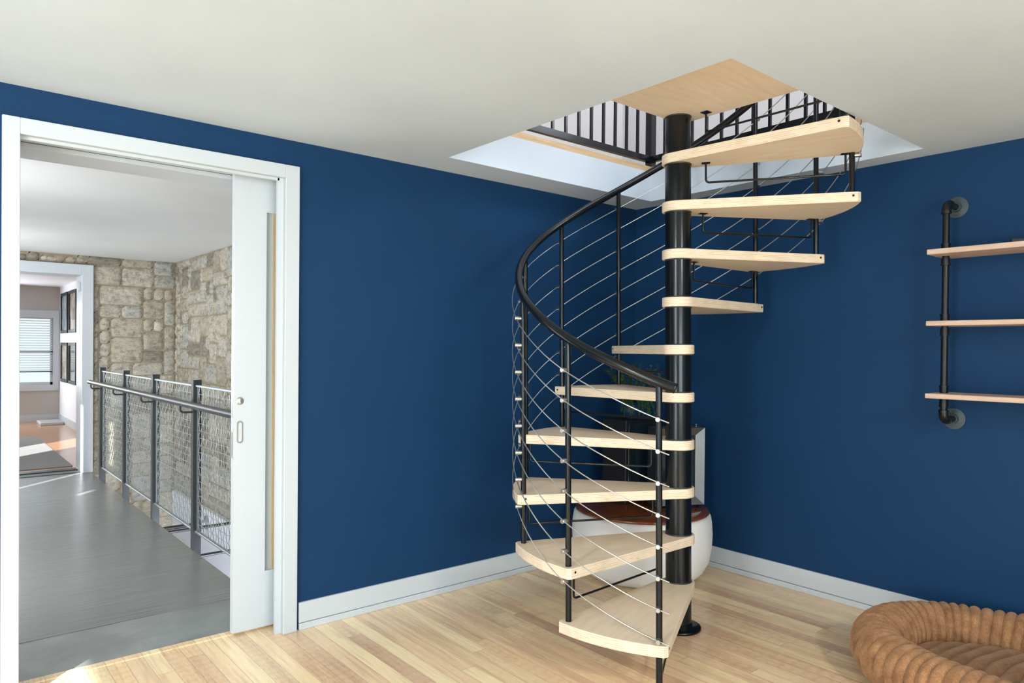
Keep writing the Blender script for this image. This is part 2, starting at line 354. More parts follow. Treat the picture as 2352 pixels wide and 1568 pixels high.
# unseen walls behind the camera, with the windows that light the room
WY0, WY1, WZ0, WZ1 = -4.2, -.95, .25, 2.195
struct('wall_camera_side', MB().box((-6.4, -6.4, 0), (-6.2, WY0, H)).box((-6.4, WY1, 0), (-6.2, WT, H)).box((-6.4, WY0, 0), (-6.2, WY1, WZ0)).box((-6.4, WY0, WZ1), (-6.2, WY1, H)), m_ceil)
struct('wall_rear', MB().box((-6.2, -6.4, 0), (-5.7, -6.2, H)).box((-2.6, -6.4, 0), (.2, -6.2, H)).box((-5.7, -6.4, 0), (-2.6, -6.2, .3)).box((-5.7, -6.4, 2.1), (-2.6, -6.2, H)), m_ceil)
def window_frame(name, a, b, axis, n=2):
    f = MB(); w = .06
    def bx(u0, z0, u1, z1):
        if axis == 'y': f.box((a[0]-.03, u0, z0), (a[0]+.03, u1, z1))
        else: f.box((u0, a[1]-.03, z0), (u1, a[1]+.03, z1))
    u0, u1 = (a[1], b[1]) if axis == 'y' else (a[0], b[0]); z0, z1 = a[2], b[2]
    bx(u0, z0, u1, z0+w); bx(u0, z1-w, u1, z1)
    for i in range(n+1): c = u0+(u1-u0)*i/n; bx(max(u0, c-w/2), z0, min(u1, c+w/2), z1)
    o = struct(name, f, m_white); g = MB()
    if axis == 'y': g.box((a[0]-.004, u0, z0), (a[0]+.004, u1, z1))
    else: g.box((u0, a[1]-.004, z0), (u1, a[1]+.004, z1))
    g.build('window_pane', m_glass, o)
window_frame('window_1', (-6.3, WY0, WZ0), (-6.3, WY1, WZ1), 'y', 2)
window_frame('window_2', (-5.7, -6.3, .3), (-2.6, -6.3, 2.1), 'x', 3)

for lx_, ly_ in ((-4.95, -2.3), (-2.3, -4.75)):  # housings added for the two fill lamps, out of view
    fx = MB().lathe([(.20, 0), (.21, -.008), (.205, -.022), (.18, -.024), (.18, -.006), (0, -.006)], (lx_, ly_, H), 40).build('added_ceiling_light', m_white); tag(fx, 'unseen round white flush ceiling light added for fill, behind the view, %s' % ('near the side window' if lx_ < -4 else 'near the rear window'), 'ceiling light')
# baseboards with shoe moulding
def baseboard(name, x0, y0, x1, y1, nx, ny):
    b = MB(); t = .015
    b.box((x0, y0, .034), (x1+nx*t, y1+ny*t, .134), .002); b.box((x0, y0, 0), (x1+nx*(t+.008), y1+ny*(t+.008), .032), .003)
    struct(name, b, m_white)
baseboard('baseboard_left', -2.515, 0, -.024, 0, 0, -1)
baseboard('baseboard_right', 0, -6.19, 0, 0, -1, 0)

# door casing, jambs and head
c = MB()
c.box((-3.715, -.022, 0), (DX0, 0, 2.278), .002); c.box((-2.598, -.022, 0), (-2.528, 0, 2.278), .002); c.box((DX0, -.022, DH), (-2.598, 0, 2.278), .002)
c.box((DX0-.015, 0, 0), (DX0, WT, DH)).box((DX1, -.004, 0), (DX1+.02, .072, DH)).box((DX1, .20, 0), (DX1+.012, WT, DH))
c.box((DX0, -.004, DH), (DX1+.02, .072, DH+.02)).box((DX0, .20, DH), (DX1+.02, WT, DH+.02))
c.box((DX0, .072, DH+.022), (-1.7, .20, DH+.04))
c.box((DX1-.028, .012, 0), (DX1+.001, .03, DH-.0)).box((DX0, .012, DH-.012), (DX1-.02, .03, DH))
struct('trim_2', c, m_white, 'white door casing and jambs of the sliding door')
struct('trim_3', MB().box((-2.565, .185, .02), (-2.50, .199, DH+.05)), m_lumber, 'tan timber stud inside the door pocket')

# pocket door
DPX0, DPX1 = -2.795, -1.75
d = MB(); y0, y1 = .112, .150; z0, z1 = .012, DH+.015
d.box((DPX0, y0, z0), (-2.640, y1, z1)).box((-1.90, y0, z0), (DPX1, y1, z1)).box((-2.640, y0, 2.059), (-1.90, y1, z1)).box((-2.640, y0, z0), (-1.90, y1, .287))
door = struct('door_1', d, m_white, 'white sliding pocket door with a tall glass slot, mostly slid into the wall')
MB().box((-2.640, .130, .287), (-1.90, .136, 2.059)).build('glass_panel', m_frost, door)
MB().box((-2.603, .122, .287), (-2.57, .1295, 2.059)).build('wood_strip', m_lumber, door)
# thumb-turn lock and flush pull
lk = MB(); lk.lathe([(.0, -.004), (.017, -.004), (.019, -.002), (.019, .0)], (-2.767, y0, 1.134), 32, True, 'y'); lo = lk.build('lock_rosette', m_steel, door)
MB().box((-2.7695, y0-.012, 1.119), (-2.7645, y0-.003, 1.149), .0015).build('thumb_turn', m_steel, lo)
def stadium(r, hh, n=16): return [(r*cos(a), hh+r*sin(a)) for a in [pi*i/n for i in range(n+1)]]+[(-r*cos(a), -hh-r*sin(a)) for a in [pi*i/n for i in range(n+1)]]
fp = MB(); so = stadium(.0145, .040); si = stadium(.0095, .038); n = len(so)
cx, cz = -2.766, .984
vs = [(cx+x, y0-.003, cz+z) for x, z in so]+[(cx+x, y0-.003, cz+z) for x, z in si]+[(cx+x*.85, y0+.010, cz+z*.97) for x, z in si]+[(cx+x, y0, cz+z) for x, z in so]
fs = []
for i in range(n):
    j = (i+1) % n; fs += [(i, j, n+j, n+i), (n+i, n+j, 2*n+j, 2*n+i), (3*n+i, 3*n+j, j, i)]
fs.append(tuple(2*n+i for i in range(n)))
fp.add(vs, fs); fp.build('flush_pull', m_steel, door)
MB().box((DPX0-.001, .124, .86), (DPX0+.002, .138, .985)).build('edge_plate', m_steel, door)
MB().box((DPX0-.001, .124, 1.055), (DPX0+.002, .138, 1.175)).build('edge_plate', m_steel, door)

# ------------------------------------------------------------------ hall, bridge, stone walls
HZ = 2.37
SX, SY = -1.65, 5.59
struct('floor_bridge', MB().box((-4.3, .646, -.035), (-2.516, 5.93, 0)).box((-4.3, .646, -.16), (-2.6, 5.59, -.035)), m_bridge, 'glossy striated grey bridge floor')
struct('ceiling_hall', MB().box((-4.5, WT, HZ), (-1.4, 6.0, HZ+.03)), m_hallceil)
# unseen hall side wall; its narrow openings are shaped to throw thin blades of sun
hl = MB(); HXW = -4.3
def wall_y_with_openings(b, x0, x1, ya, yb, za, zb, ops):
    ops = sorted(ops); y = ya
    for (o0, o1, q0, q1) in ops:
        b.box((x0, y, za), (x1, o0, zb)); b.box((x0, o0, za), (x1, o1, q0)); b.box((x0, o0, q1), (x1, o1, zb)); y = o1
    b.box((x0, y, za), (x1, yb, zb))
slits = [(2.765, 2.85, 1.07, 1.33), (2.98, 3.07, 1.455, 1.89), (3.575, 3.612, 1.50, 1.99), (3.845, 3.93, .05, 1.98)]
wall_y_with_openings(hl, HXW-.008, HXW, WT, 5.59, -2.7, HZ, slits)
struct('wall_hall', hl, m_ceil, 'hall side wall')
# far wall backing and its doorway
FX0, FX1, FH = -3.75, -2.600, 2.155
def stone_wall(name, axis, a0, a1, z0, z1, fixed, sign, holes, seed, label):
    """ashlar packing on a fine grid; each stone a bulging patch of its own tone, mortar behind"""
    rnd = random.Random(seed); cw, ch = .11, .072; nx = int((a1-a0)/cw)+1; nz = int((z1-z0)/ch)+1
    occ = [[False]*nx for _ in range(nz)]; b = MB()
    sizes = [(4, 2), (5, 2), (6, 2), (3, 3), (4, 3), (2, 3), (2, 4), (3, 2), (6, 3), (3, 4), (2, 2), (7, 2), (1, 2), (5, 4), (2, 1), (3, 1), (1, 1)]
    def inhole(u0, u1, w0, w1): return any(u1 > h[0] and u0 < h[1] and w1 > h[2] and w0 < h[3] for h in holes)
    for i in range(nz):
        for j in range(nx):
            if occ[i][j]: continue
            cand = sizes[:-4]; rnd.shuffle(cand); cand += [(2, 1), (1, 2), (1, 1)]
            for (w, h_) in cand:
                if j+w <= nx and i+h_ <= nz and not any(occ[i+q][j+p] for q in range(h_) for p in range(w)): break
            for q in range(h_):
                for p in range(w): occ[i+q][j+p] = True
            u0, u1 = a0+j*cw, a0+(j+w)*cw; w0, w1 = z0+i*ch, z0+(i+h_)*ch
            g = .007; u0 += g*rnd.uniform(.6, 1.3); u1 -= g*rnd.uniform(.6, 1.3); w0 += g*rnd.uniform(.6, 1.3); w1 -= g*rnd.uniform(.6, 1.3)
            u1 = min(u1, a1); w1 = min(w1, z1)
            for h0 in holes:
                if u1 > h0[0] and u0 < h0[1] and w1 > h0[2] and w0 < h0[3]:
                    if u0 < h0[0] and w0 < h0[3]: u1 = h0[0]
                    elif u1 > h0[1] and u0 < h0[1] and w0 < h0[3]-.02: u0 = h0[1]+.006
                    elif w1 > h0[3]: w0 = h0[3]+.006
                    else: u1 = u0
            if u1-u0 < .03 or w1-w0 < .02 or inhole(u0, u1, w0, w1): continue
            mx, mz = max(3, int((u1-u0)/.022)), max(3, int((w1-w0)/.022)); dep = rnd.uniform(.010, .022); sk = [rnd.uniform(-.006, .006) for _ in range(4)]
            tone = .25+.73*rnd.random() if rnd.random() > .1 else .1; vs = []; tl = rnd.uniform(-.012, .012); ph = rnd.uniform(0, 9)
            for a in range(mz+1):
                for c_ in range(mx+1):
                    s_, t_ = c_/mx, a/mz; e = min(s_, 1-s_)*(u1-u0); e2 = min(t_, 1-t_)*(w1-w0)
                    kk = min(1, e/.016)*min(1, e2/.016)
                    hgt = dep*kk**.35+(tl*(s_-.5)+.004*sin(ph+17*s_*2+9*t_)+.004*sin(ph*2+13*t_+5*s_)+rnd.uniform(-.0022, .0022))*kk
                    cr = .006*((1-min(1, e/.02))*(1-min(1, e2/.02)))
                    u = u0+(u1-u0)*s_+(cr if s_ < .5 else -cr)+sk[0]*(1-t_)*(1-abs(2*s_-1))+rnd.uniform(-.002, .002); w = w0+(w1-w0)*t_+(cr if t_ < .5 else -cr)+sk[1]*(s_-.5)
                    pos = fixed+sign*hgt
                    vs.append((u, pos, w) if axis == 'x' else (pos, u, w))
            fs = []
            for a in range(mz):
                for c_ in range(mx):
                    q = a*(mx+1)+c_; f = (q, q+1, q+mx+2, q+mx+1)
                    if (axis == 'x') != (sign < 0): f = f[::-1]
                    fs.append(f)
            b.add(vs, fs, True, max(.01, min(1, tone)))
    o = b.build(name, m_stone); o['kind'] = 'structure'; o['label'] = label
    return o
struct('wall_far', MB().box((FX0-.6, SY+.012, -2.7), (FX0, SY+.30, 2.52)).box((FX1+.008, SY+.012, -2.7), (SX+.3, SY+.30, 2.52)).box((FX0, SY+.012, FH+.01), (FX1+.008, SY+.30, 2.52)).box((FX0, SY+.012, -2.7), (FX1+.008, SY+.30, -.04)), m_mortar, 'mortar bed of the far stone wall')
stone_wall('wall_far_stones', 'x', -3.75, SX-.0, -1.25, HZ, SY+.012, -1, [(FX0-.1, -2.487, -.04, 2.275)], 4, 'rough fieldstone wall around the far doorway')
struct('wall_east', MB().box((SX+.012, WT, -.30), (SX+.3, SY+.012, HZ)), m_mortar, 'mortar bed of the stone side wall')
stone_wall('wall_east_stones', 'y', 1.9, SY-.01, -.30, HZ, SX+.012, -1, [], 12, 'rough fieldstone side wall beyond the railing')
struct('wall_lower', MB().box((SX-.02, WT, -2.7), (SX+.3, SY, -.302)), m_upw, 'white painted wall of the level below')
struct('floor_lower', MB().box((-4.5, WT, -2.8), (-1.3, 5.7, -2.7)), m_upw, 'pale floor of the level below')
struct('wall_lower_near', MB().box((-4.5, WT-.1, -2.7), (-1.4, WT, -.13)), m_upw)
# far doorway casing
f = MB(); y = SY-.012
f.box((-2.600, y-.02, 0), (-2.492, y, 2.268), .003).box((FX0, y-.02, FH), (-2.600, y, 2.268), .003)
f.box((-2.600, y, 0), (-2.585, 5.92, FH)).box((FX0, y, FH), (-2.585, 5.92, FH+.015))
struct('trim_4', f, m_white, 'white casing of the far doorway in the stone wall')
struct('trim_5', MB().box((FX0, 5.60, 0), (-2.6, 5.66, .006)).box((FX0, 5.80, 0), (-2.6, 5.93, .012)), m_grey_steel, 'dark threshold of the far doorway')
sb = MB().box((-2.630, 5.66, 1.98), (-2.601, 5.72, 2.08), .004).build('door_sensor', m_white); tag(sb, 'small white door sensor box high on the far door jamb', 'sensor')

# far room
RX, RY = -1.99, 11.9
struct('floor_far_room', MB().box((-5.2, 5.93, -.1), (RX, RY, 0)), m_farfloor)
struct('ceiling_far_room', MB().box((-5.2, 5.89, 2.44), (RX, RY+.1, 2.5)), m_upw)
struct('wall_far_room_right', MB().box((RX, 5.89, 0), (RX+.1, RY+.1, 2.44)), m_upw)
struct('wall_far_room_left', MB().box((-5.3, 5.89, 0), (-5.2, RY+.1, 2.44)), m_beige)
bw = MB(); wx0, wx1, wz0, wz1 = -3.35, -2.09, .665, 1.88
bw.box((-5.2, RY, 0), (wx0, RY+.1, 2.44)).box((wx1, RY, 0), (RX, RY+.1, 2.44)).box((wx0, RY, 0), (wx1, RY+.1, wz0)).box((wx0, RY, wz1), (wx1, RY+.1, 2.44))
struct('wall_far_room_end', bw, m_beige)
baseb = MB().box((-5.2, RY-.015, 0), (RX, RY, .13)).box((RX-.015, 6.0, 0), (RX, RY-.016, .13)); struct('baseboard_far_room', baseb, m_white)
wf = MB(); q = .10
wf.box((wx0-q, RY-.02, wz0-q), (wx0, RY, wz1+q+.03)).box((wx1, RY-.02, wz0-q), (wx1+.088, RY, wz1+q+.03)).box((wx0, RY-.02, wz1), (wx1, RY, wz1+q+.03)).box((wx0, RY-.035, wz0-q), (wx1, RY, wz0))
wf.box((wx0, RY+.04, wz0), (wx0+.04, RY+.08, wz1)).box((wx1-.04, RY+.04, wz0), (wx1, RY+.08, wz1)).box((wx0, RY+.04, wz0), (wx1, RY+.08, wz0+.05)).box((wx0, RY+.04, 1.25), (wx1, RY+.08, 1.29))
win = struct('window_3', wf, m_white, 'white framed window of the far room')
MB().box((wx0, RY+.055, wz0), (wx1, RY+.06, wz1)).build('window_pane', m_glass, win)
bl = MB(); nsl = 22
for i in range(nsl):
    z = .93+(1.86-.93)*i/(nsl-1); bl.add([(wx0+.01, RY+.002, z-.009), (wx1-.01, RY+.002, z-.009), (wx1-.01, RY+.034, z+.009), (wx0+.01, RY+.034, z+.009), (wx0+.01, RY+.002, z-.0065), (wx1-.01, RY+.002, z-.0065), (wx1-.01, RY+.034, z+.0115), (wx0+.01, RY+.034, z+.0115)],
        [(0, 1, 2, 3), (7, 6, 5, 4), (0, 4, 5, 1), (2, 6, 7, 3)])
blo = empty('window_blind', (-2.72, RY+.02, .9)); tag(blo, 'white horizontal slat blind drawn most of the way down the far window', 'blind')
def reparent(o, p):
    o.parent = p; o.matrix_parent_inverse = p.matrix_basis.inverted(); return o
reparent(bl.build('slats', m_blind), blo)
reparent(MB().box((wx0+.01, RY+.005, .895), (wx1-.01, RY+.03, .912)).build('bottom_rail', m_grey_steel), blo)
reparent(MB().box((wx0+.005, RY+.002, 1.868), (wx1-.005, RY+.038, 1.879)).build('head_rail', m_blind), blo)
k = 0
names = ['first', 'second', 'third']
for row, (za, zb) in enumerate(((1.595, 2.30), (.74, 1.43))):
    for i, (ya, yb) in enumerate(((10.86, 11.58), (9.99, 10.73), (9.12, 9.86))):
        pf = empty('picture_frame', (RX, (ya+yb)/2, za)); fr = MB(); x = RX-.001; w = .05
        fr.box((x-.03, ya, za), (x, ya+w, zb)).box((x-.03, yb-w, za), (x, yb, zb)).box((x-.03, ya+w, za), (x, yb-w, za+w)).box((x-.03, ya+w, zb-w), (x, yb-w, zb))
        reparent(fr.build('frame', m_blackm), pf)
        reparent(MB().box((x-.012, ya+w, za+w), (x-.002, yb-w, zb-w)).build('print', m_art[(i+row) % 3]), pf)
        tag(pf, 'black framed print in the %s row, %s from the window' % (('upper', 'lower')[row], names[i]), 'picture', 'framed prints on the far room wall')
rg = MB().box((-4.4, 6.12, .0), (-2.60, 9.4, .012), .004).build('rug', m_rug); tag(rg, 'flat grey rug on the far room floor', 'rug')
fb = empty('floor_vent', (-2.19, 11.4, 0)); tag(fb, 'low beige vent box on the floor under the far window', 'vent')
reparent(MB().box((-2.36, 11.15, 0), (-2.03, 11.7, .05), .006).build('body', m_white), fb)
gr = MB(); 
for i in range(9): gr.box((-2.34, 11.18+i*.056, .05), (-2.05, 11.18+i*.056+.03, .056))
reparent(gr.build('grille', m_beige), fb)
for i, (xx, yy) in enumerate(((-2.75, 7.6), (-2.75, 9.2), (-2.75, 10.8))):
    cl = MB().lathe([(.05, 0), (.055, -.004), (.055, -.008), (0, -.008)], (xx, yy, 2.44), 24).build('ceiling_downlight', m_grey_steel)
    tag(cl, ('round recessed ceiling light nearest the far doorway', 'round recessed ceiling light, middle of three in the far room', 'round recessed ceiling light nearest the far window')[i], 'ceiling light', 'recessed lights in the far room')

# ------------------------------------------------------------------ bridge railing
rl = empty('bridge_railing', (-2.49, 2.9, 0)); tag(rl, 'grey steel railing with woven wire mesh panels along the bridge', 'railing')
PY = [.70, 1.797, 2.90, 3.962, 5.056]
for y in PY:
    po = MB().box((-2.52, y-.050, -.16), (-2.512, y, 1.166)).box((-2.512, y-.050, -.16), (-2.466, y-.042, 1.166)).build('post', m_post); reparent(po, rl)
    hr = MB(); pts = [(-2.516, y-.03, .945), (-2.57, y-.03, .945)]+[(-2.575-.025*sin(a), y-.03, .97-.025*cos(a)) for a in [pi/2*i/5 for i in range(6)]]+[(-2.60, y-.03, 1.0)]
    reparent(hr.tube(pts, .007, 8).build('handrail_bracket', m_post), rl)
reparent(MB().tube([(-2.60, .62, 1.012), (-2.60, 5.115, 1.012)], .0225, 20).build('handrail', m_grey_steel), rl)
def mesh_panel(ya, yb):
    za, zb = .135, 1.118; x = -2.497
    fr = MB().box((x-.012, ya, za-.014), (x+.012, yb, za), .002).box((x-.012, ya, zb), (x+.012, yb, zb+.014), .002).box((x-.002, ya, za), (x+.002, ya+.03, zb)).box((x-.002, yb-.03, za), (x+.002, yb, zb))
    pn = reparent(fr.build('mesh_panel', m_galv), rl); w = MB(); sp = .0492; r = .0023
    ny = int(round((yb-ya-.02)/sp)); nz = int(round((zb-za)/sp))
    for i in range(1, ny):
        y = ya+(yb-ya)*i/ny
        w.tube([(x+(.0035 if (i+j//2) % 2 else -.0035)*(1 if j % 2 == 0 else 0), y+.004*(1 if (j//2) % 2 else -1)*(j % 2), za+(zb-za)*j/(2*nz)) for j in range(2*nz+1)], r, 4, False)
    for i in range(1, nz):
        z = za+(zb-za)*i/nz
        w.tube([(x+(.0035 if (i+j) % 2 else -.0035), ya+(yb-ya)*j/ny, z+(.0012 if j % 2 else -.0012)) for j in range(ny+1)], r, 4, False)
    wo = w.build('wire_mesh', m_galv); wo.parent = pn; wo['label'] = 'crimped woven wire'
for a, b in zip(PY[:-1], PY[1:]): mesh_panel(a+.012, b-.058)
for i, (y, z) in enumerate(((2.29, -.20), (3.17, -.20), (4.276, -.43))):
    tr = empty('tie_rod', (-2.1, y, z)); tag(tr, ('thin steel tie rod nearest the sliding door, below the railing', 'thin steel tie rod below the third railing bay', 'steel tie rod with round wall plate below the mesh')[i], 'tie rod', 'tie rods between the bridge and the stone wall')
    reparent(MB().tube([(-2.6, y, z), (-1.68, y, z)], .014 if i < 2 else .02, 10).build('rod', m_grey_steel), tr)
    reparent(MB().lathe([(0, 0), (.075, 0), (.075, -.012), (.03, -.02), (.03, -.08), (0, -.08)], (-1.67, y, z), 24, False, 'x').build('wall_plate', m_galv), tr)

# ------------------------------------------------------------------ upper floor seen through the opening
struct('wall_upper_left', MB().box((-6.2, 1.2, UF), (1.2, 1.3, 5.2)), m_up)
struct('wall_upper_right', MB().box((1.2, -6.2, UF), (1.3, 1.3, 5.2)), m_upw)
struct('wall_upper_rear', MB().box((-6.3, -6.3, UF), (1.3, -6.2, 5.2)), m_upw)
struct('wall_upper_side', MB().box((-6.3, -6.2, UF), (-6.2, 1.3, 5.2)), m_upw)
struct('ceiling_upper', MB().box((-6.3, -6.3, 5.2), (1.3, 1.3, 5.3)), m_ceil)
ur = empty('upstairs_railing', (-.12, -.21, UF)); tag(ur, 'black metal railing with vertical bars around the upstairs opening', 'railing')
RYL, RXR = -.215, -.108; zb, zt = 2.70, 3.62
reparent(MB().box((-2.0, RYL-.015, zb-.02), (RXR, RYL+.015, zb+.02)).build('bottom_rail', m_black), ur)
reparent(MB().box((RXR-.015, -2.1, zb-.02), (RXR+.015, RYL, zb+.02)).build('bottom_rail', m_black), ur)
reparent(MB().box((-2.0, RYL-.022, zt), (RXR, RYL+.022, zt+.03)).build('top_rail', m_black), ur)
reparent(MB().box((RXR-.022, -2.1, zt), (RXR+.022, RYL, zt+.03)).build('top_rail', m_black), ur)
for (px, py) in ((RXR, RYL), (-2.0, RYL), (RXR, -2.1), (RXR, -1.52)):
    reparent(MB().box((px-.025, py-.025, UF), (px+.025, py+.025, zt)).build('post', m_black), ur)
for i in range(1, 17): reparent(MB().box((-.135-.1115*i-.008, RYL-.008, zb+.02), (-.135-.1115*i+.008, RYL+.008, zt)).build('baluster', m_black), ur)
for i in range(1, 17): reparent(MB().box((RXR-.008, -.225-.110*i-.008, zb+.02), (RXR+.008, -.225-.110*i+.008, zt)).build('baluster', m_black), ur)

# ------------------------------------------------------------------ spiral staircase
PX, PYY = -1.0103, -1.1653; RIS = .2376; TT = .0465; PR = .064; LX, LY = -.0085, .0087
TH0, DTH, RB, RT, DT = 3.6945, .518, .8011, .836, radians(2.6)
st = empty('spiral_staircase', (PX, PYY, 0), (-LY, LX, 0))
tag(st, 'black spiral staircase with pale plywood treads, curved handrail and steel cables', 'staircase')
def th(k): return TH0-DTH*(k-1)
base = MB().lathe([(0, .0), (.112, .0), (.112, .010), (.104, .014), (.07, .014), (.068, .03), (0, .03)], (0, 0, .001), 56).build('base_plate', m_black, st)
# column sleeves with thin collar rings
def sleeve(za, zb):
    s_ = MB().lathe([(PR, za), (PR, zb)], n=56).build('column_sleeve', m_black, st)
    for z in ((za, zb) if za > .05 else (zb,)):
        s0 = 1 if z == za else -1
        MB().lathe([(PR-.002, z), (PR+.0025, z), (PR+.0025, z+s0*.005), (PR, z+s0*.006)], n=56).build('collar_ring', m_grey_steel, s_)
    return s_
for k in range(11): sleeve(.015 if k == 0 else RIS*k, RIS*(k+1)-TT)
def tread_outline():
    a = DTH/2+DT; rl_ = .079; pts = []
    co = .014
    # outer arc
    n = 18
    for i in range(n+1):
        t = -a+co/RT+(2*a-2*co/RT)*i/n; pts.append((RT*cos(t), RT*sin(t)))
    # to lobe: tangent points
    ang = a
    C1 = Vector((RT*cos(a), RT*sin(a))); 
    Lk = C1.length; tau = math.acos(rl_/Lk)
    t0 = a+tau
    pts2 = [(C1*(1-co/RT)).to_tuple()]
    m_ = 26
    for i in range(m_+1):
        t = t0+(2*pi-2*t0)*i/m_; pts2.append((rl_*cos(t), rl_*sin(t)))
    C2 = Vector((RT*cos(-a), RT*sin(-a))); pts2.append((C2*(1-co/RT)).to_tuple())
    return pts+pts2
TO = tread_outline()
def bev_prism(poly, z0, z1, b=.003):
    n = len(poly); a = sum(poly[i][0]*poly[(i+1) % n][1]-poly[(i+1) % n][0]*poly[i][1] for i in range(n))
    if a < 0: poly = poly[::-1]
    P = [Vector(p) for p in poly]; ins = []
    for i in range(n):
        e1 = (P[i]-P[i-1]).normalized(); e2 = (P[(i+1) % n]-P[i]).normalized(); nn = Vector((-(e1+e2).y, (e1+e2).x)).normalized(); ins.append(P[i]+nn*b)
    vs = [(p.x, p.y, z0) for p in ins]+[(p.x, p.y, z0+b) for p in P]+[(p.x, p.y, z1-b) for p in P]+[(p.x, p.y, z1) for p in ins]
    fs = [tuple(range(n))[::-1], tuple(range(3*n, 4*n))]
    for L in range(3): fs += [(L*n+i, L*n+(i+1) % n, (L+1)*n+(i+1) % n, (L+1)*n+i) for i in range(n)]
    return vs, fs
tread_me = None
a_f = DTH/2+DT      # local +angle side = front (lower) side
def bar_mesh():
    """U-shaped safety bar hung under the front edge of a tread, with its two fixing plates"""
    b = MB(); dz = -TT; drop = .098; r = .0052
    # line parallel to the front side, inset 3 cm
    ax = Vector((RT*cos(a_f), RT*sin(a_f))); e = ax.normalized(); nn = Vector((e.y, -e.x))
    p1 = e*.125+nn*-.0; p2 = ax*.945; p1 = e*.135+nn*.012; p2 = ax*.925+nn*.03
    def P(v, z): return (v.x, v.y, z)
    d = (p2-p1).normalized(); c_ = .016; pts = [P(p1, dz)]
    pts += [P(p1, dz-drop+c_)]
    for i in range(1, 6): t = pi/2*i/5; pts.append(P(p1+d*(c_*(1-cos(t))), dz-drop+c_-c_*sin(t)))
    for i in range(0, 6): t = pi/2*i/5; pts.append(P(p2-d*(c_*(1-sin(t))), dz-drop+c_-c_*cos(t)))
    pts.append(P(p2, dz)); b.tube(pts, r, 8)
    pls = []
    for q in (p1, p2):
        vs = []; pl = MB(); pls.append(pl)
        for s1, s2 in ((-1, -1), (1, -1), (1, 1), (-1, 1)): w = q+d*s1*.020+nn*s2*.014; vs.append((w.x, w.y, dz-.0035))
        vs += [(x, y_, dz) for x, y_, z in vs]
        pl.add(vs, [(0, 1, 2, 3)[::-1], (4, 5, 6, 7), (0, 1, 5, 4), (1, 2, 6, 5), (2, 3, 7, 6), (3, 0, 4, 7)][0:1]+[(0, 1, 5, 4), (1, 2, 6, 5), (2, 3, 7, 6), (3, 0, 4, 7)])
        pl.lathe([(0, -.004), (.005, -.003), (.0055, 0)], (q.x+d.x*.011, q.y+d.y*.011, dz-.0035), 10)
    return b, pls
tvs, tfs = bev_prism(TO, -TT, 0, .0025)
rl_side = .079
def bolt_mesh():
    """black bolt heads set in the two tread edges beside the balusters, and the plug under each"""
    bs = []
    for sgn in (1, -1):
        b = MB(); bs.append(b)
        e = Vector((cos(sgn*a_f), sin(sgn*a_f))); n_ = Vector((-e.y, e.x))*sgn; c0 = e*RB+n_*(rl_side*(1-RB/RT))
        rr = .0055; N = 14; vs = []
        for lay in (0.0, .0012):
            for i in range(N):
                t = 2*pi*i/N; w = c0+n_*lay+e*rr*cos(t); vs.append((w.x, w.y, -.018+rr*sin(t)))
        b.add(vs, [tuple(range(N, 2*N))]+[(i, (i+1) % N, N+(i+1) % N, N+i) for i in range(N)])
    return bs
bar0, pl0 = bar_mesh(); bolt0 = bolt_mesh()
tread_me = bar_me = pl_me = bolt_me = None
for k in range(1, 11):
    mid = th(k)-DTH/2
    if k == 1:
        t_ = MB().add(tvs, tfs).build('tread', m_ply, st); tread_me = t_.data
        b_ = bar0.build('safety_bar', m_black, t_); 
        protos = [t_, b_]+[q.build('fixing_plate', m_black, t_) for q in pl0]+[q.build('bolt', m_dark, t_) for q in bolt0]
    else:
        t_ = protos[0].copy(); COL.objects.link(t_)
        for pr in protos[1:]:
            c_ = pr.copy(); COL.objects.link(c_); c_.parent = t_
    t_.location = (0, 0, RIS*k); t_.rotation_euler = (0, 0, mid)
# top landing board
lx0, ly0 = -1.800-PX, -1.944-PYY; rr = .079
lp = [(lx0+.01, ly0), (rr, ly0)]+[(rr*cos(t), rr*sin(t)) for t in [pi/2*i/10 for i in range(11)]]+[(lx0, rr), (lx0, ly0+.01)]
lv, lf = bev_prism(lp, -TT, 0, .0025)
land = MB().add(lv, lf).build('landing', m_ply, st, (.022, -.022, RIS*11), (LY, -LX, 0))
dd = .0
def lbar():
    b = MB(); z = 0-TT; x = rr-.035; drop = .085
    pts = [(x-.03, -.12, z), (x-.03, -.12, z-drop), (x-.03, -.135, z-drop-.012), (x-.03, -.70, z-drop-.012), (x-.03, -.715, z-drop), (x-.03, -.715, z)]
    b.tube(pts, .0052, 8); return b
lbar().build('safety_bar', m_black, land)
MB().box((rr-.085, -.14, -TT-.0035), (rr-.045, -.10, -TT)).build('fixing_plate', m_black, land)
# balusters, clamps, cables, handrail
def rail_rel(k):
    if k <= 1: return 1.270
    if k == 2: return 1.212
    return 1.190
def hj(k, j):
    if k == 1: return .254+j*.1250
    return .178+.1288*j
def lerp_rel(fn, kk):
    k0 = int(math.floor(kk)); f_ = kk-k0
    a_ = fn(max(k0, 1))+RIS*(max(k0, 1)-1); b_ = fn(k0+1)+RIS*k0
    if k0 < 1: a0 = fn(1); b0 = fn(2)+RIS; return a0+(b0-a0)*.75*(kk-1)
    return a_+(b_-a_)*f_
def smooth_path(fn, k0, k1, R, step=.06):
    N = int((k1-k0)/step); pts = []
    for i in range(N+1):
        kk = k0+(k1-k0)*i/N
        z = sum(lerp_rel(fn, kk+d_) for d_ in (-.25, -.12, 0, .12, .25))/5
        a_ = TH0-DTH*(kk-1); pts.append((R*cos(a_), R*sin(a_), z))
    return pts
CLR = RB+.034
